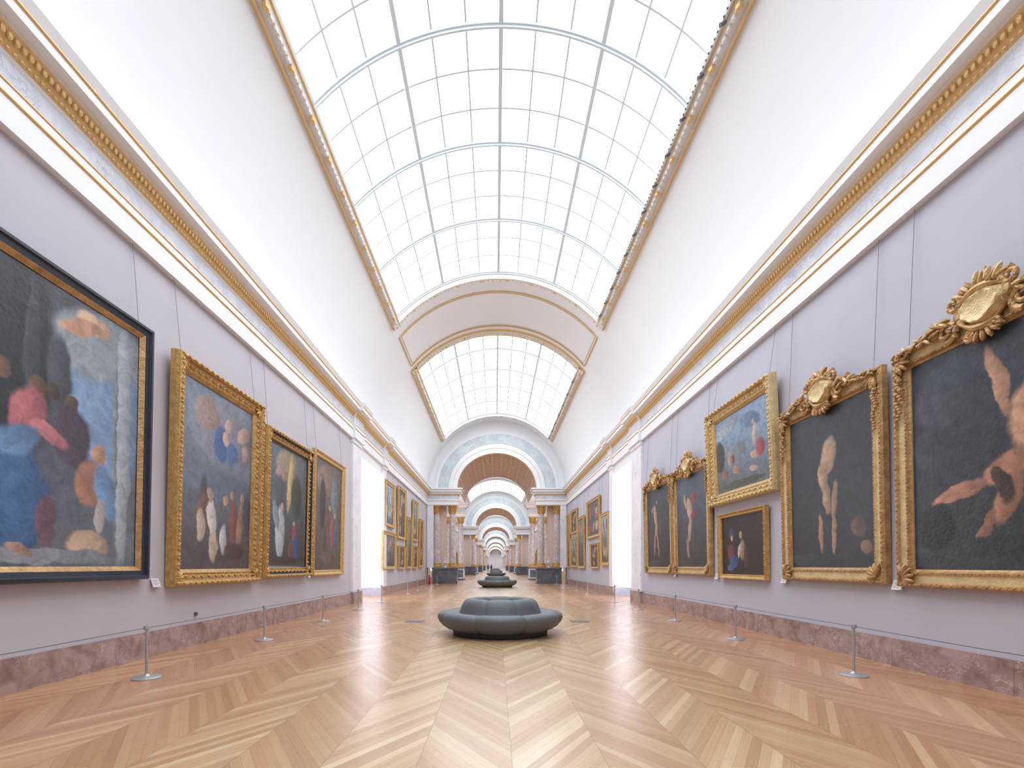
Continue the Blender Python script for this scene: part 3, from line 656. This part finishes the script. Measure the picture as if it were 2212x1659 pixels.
# ---------------------------------------------------------------- bench
def bench(loc):
    r=root('round_bench',loc); n=8
    m=MB(); m.lathe([(.96,0),(.98,.02),(.98,.09),(.9,.12),(.4,.12)],48); m.obj('base',['benchbase'],r)
    def seg(k,kind):
        m=MB(); t0=2*math.pi*k/n; dt=2*math.pi/n; rows=[]; ns=14
        if kind=='seat':
            prof=[(.70,.12),(.96,.08),(1.08,.11),(1.19,.18),(1.27,.27),(1.30,.35),(1.285,.41),(1.23,.45),(1.15,.468),(1.05,.465),(.90,.44),(.78,.43),(.70,.42)]; core=(.98,.30)
        else:
            prof=[(.76,.36),(.87,.41),(.845,.45),(.825,.51),(.80,.58),(.765,.65),(.72,.695),(.66,.72),(.60,.725),(.54,.71),(.50,.68),(.47,.6),(.46,.40),(.5,.36),(.66,.36)]; core=(.63,.55)
        for i in range(ns+1):
            u=-1+2*i/ns; th=t0+dt*.5*u*.997
            pin=1-.09*abs(u)**5; row=[]
            for (rr,zz) in prof:
                r2=core[0]+(rr-core[0])*pin; z2=core[1]+(zz-core[1])*pin
                if kind=='seat' and rr>1.0: r2*=1-.02*u*u
                row.append((r2*math.cos(th),r2*math.sin(th),z2))
            rows.append(row)
        o=len(m.v); m.grid(rows,0,False,True); L=len(prof)
        m.f.append(tuple(o+j for j in range(L))); m.m.append(0)
        m.f.append(tuple(o+ns*L+j for j in range(L))[::-1]); m.m.append(0)
        m.obj('seat_cushion' if kind=='seat' else 'backrest',['bench'],r,ang=60)
    for k in range(n): seg(k,'seat'); seg(k,'back')
    m=MB(); m.lathe([(.47,.13),(.47,.60),(.3,.58),(.02,.57)],32); m.obj('core',['bench'],r)
    return tag(r,'grey upholstered circular bench with lobed seat and raised centre','bench','round grey benches down the middle of the gallery')
b0=bench((.10,10.15,0))
for y in (31.8,64,96,128): clone(b0,(.12,y,0))
def vent(x):
    m=MB(); m.box(x-.22,x+.22,12.05,12.5,.0005,.008,1)
    for i in range(9): m.box(x-.2,x+.2,12.08+i*.046,12.10+i*.046,.008,.013,0)
    tag(m.obj('floor_vent',['steel','spot'],smooth=False),'small metal ventilation grille set in parquet','vent','floor grilles')
vent(-2.04); vent(2.12)
r=root('fire_extinguisher',(-4.95,36.6,0))
m=MB(); m.lathe([(.085,.03),(.09,.06),(.09,.48),(.07,.54),(.03,.57)],18); m.obj('tank',['red'],r)
m=MB(); m.lathe([(.03,.56),(.03,.62)],10); m.box(-.1,.03,-.015,.015,.62,.66); m.tube([(.03,0,.6),(.12,0,.55),(.13,0,.3),(.11,0,.15)],.012,6); m.obj('valve_and_hose',['black'],r)
m=MB(); m.lathe([(.13,0),(.13,.03),(.1,.035)],18); m.obj('stand',['black'],r)
tag(r,'red fire extinguisher standing on the floor by the pedestal','fire extinguisher')
def skin(name,verts,edges,mat,parent=None,sub=2):
    me=bpy.data.meshes.new(name); me.from_pydata([v[:3] for v in verts],edges,[]); o=bpy.data.objects.new(name,me); S.collection.objects.link(o)
    if parent: o.parent=parent
    sk=o.modifiers.new('skin','SKIN')
    for i,v in enumerate(verts):
        me.skin_vertices[0].data[i].radius=(v[3],v[4] if len(v)>4 else v[3]); 
    me.skin_vertices[0].data[0].use_root=True
    sb=o.modifiers.new('sub','SUBSURF'); sb.levels=sub; sb.render_levels=sub; sk.use_smooth_shade=True
    me.materials.append(M[mat]); return o
def bust(loc):
    r=root('marble_bust',loc)
    m=MB(); m.lathe([(.15,0),(.15,.04),(.09,.07),(.07,.14),(.11,.20)],20); m.obj('socle',['stone'],r)
    skin('bust_figure',[(0,0,.28,.13,.11),(0,0,.42,.18,.12),(0,0,.52,.08,.08),(0,-.01,.60,.065),(0,-.02,.70,.10,.095),(0,-.02,.80,.085),(-.17,0,.45,.09),(.17,0,.45,.09)],[(0,1),(1,2),(2,3),(3,4),(4,5),(1,6),(1,7)],'stone',r)
    return tag(r,'white marble bust on a small socle on the pedestal','bust','marble busts on the pedestals')
bb=bust((CX-4.05,38.0,1.25)); clone(bb,(CX+4.05,38.0,1.25))
def person(loc,rz,cloth,lab):
    r=root('person',loc,(0,0,rz))
    skin('body',[(0,0,.93,.14,.11),(0,0,1.12,.13,.10),(0,0,1.35,.15,.11),(0,0,1.47,.06),(0,-.01,1.53,.055),(0,-.02,1.62,.085,.10),(0,-.01,1.71,.07),
     (-.19,0,1.38,.06),(-.23,.02,1.12,.045),(-.22,-.08,.90,.035),(-.22,-.11,.80,.035),(.19,0,1.38,.06),(.23,.02,1.12,.045),(.22,-.08,.90,.035),(.22,-.11,.80,.035),
     (-.10,0,.85,.095),(-.11,-.02,.48,.065),(-.11,.06,.09,.045),(-.11,-.10,.045,.04),(.10,0,.85,.095),(.11,-.06,.48,.065),(.11,-.08,.09,.045),(.11,-.22,.045,.04)],
     [(0,1),(1,2),(2,3),(3,4),(4,5),(5,6),(2,7),(7,8),(8,9),(9,10),(2,11),(11,12),(12,13),(13,14),(0,15),(15,16),(16,17),(17,18),(0,19),(19,20),(20,21),(21,22)],cloth,r)
    m=MB(); m.ell((0,-.05,1.61),(.075,.07,.10),None,12,8); m.obj('face',['skin'],r)
    m=MB(); m.ell((0,.01,1.66),(.095,.10,.085),None,12,8); m.obj('hair',['canvasback'],r)
    tag(r,lab,'person')
person((-1.5,102,0),.3,'cloth_blue','person in blue clothing walking along the gallery')
person((-.9,110,0),2.8,'cloth_dark','person in dark clothing walking along the gallery')

# ---------------------------------------------------------------- world, camera
w=bpy.data.worlds.new('w'); S.world=w; w.use_nodes=True; w.node_tree.nodes['Background'].inputs[0].default_value=(.9,.95,1,1); w.node_tree.nodes['Background'].inputs[1].default_value=1.
cd=bpy.data.cameras.new('camera'); co=bpy.data.objects.new('camera',cd); S.collection.objects.link(co)
co.location=(0,0,H); co.rotation_euler=(rad(90),0,0); cd.sensor_width=36; cd.lens=F/2212*36
cd.shift_x=(1106-VX)/2212; cd.shift_y=(VY-829.5)/2212; cd.clip_end=600; cd.clip_start=.05
S.camera=co
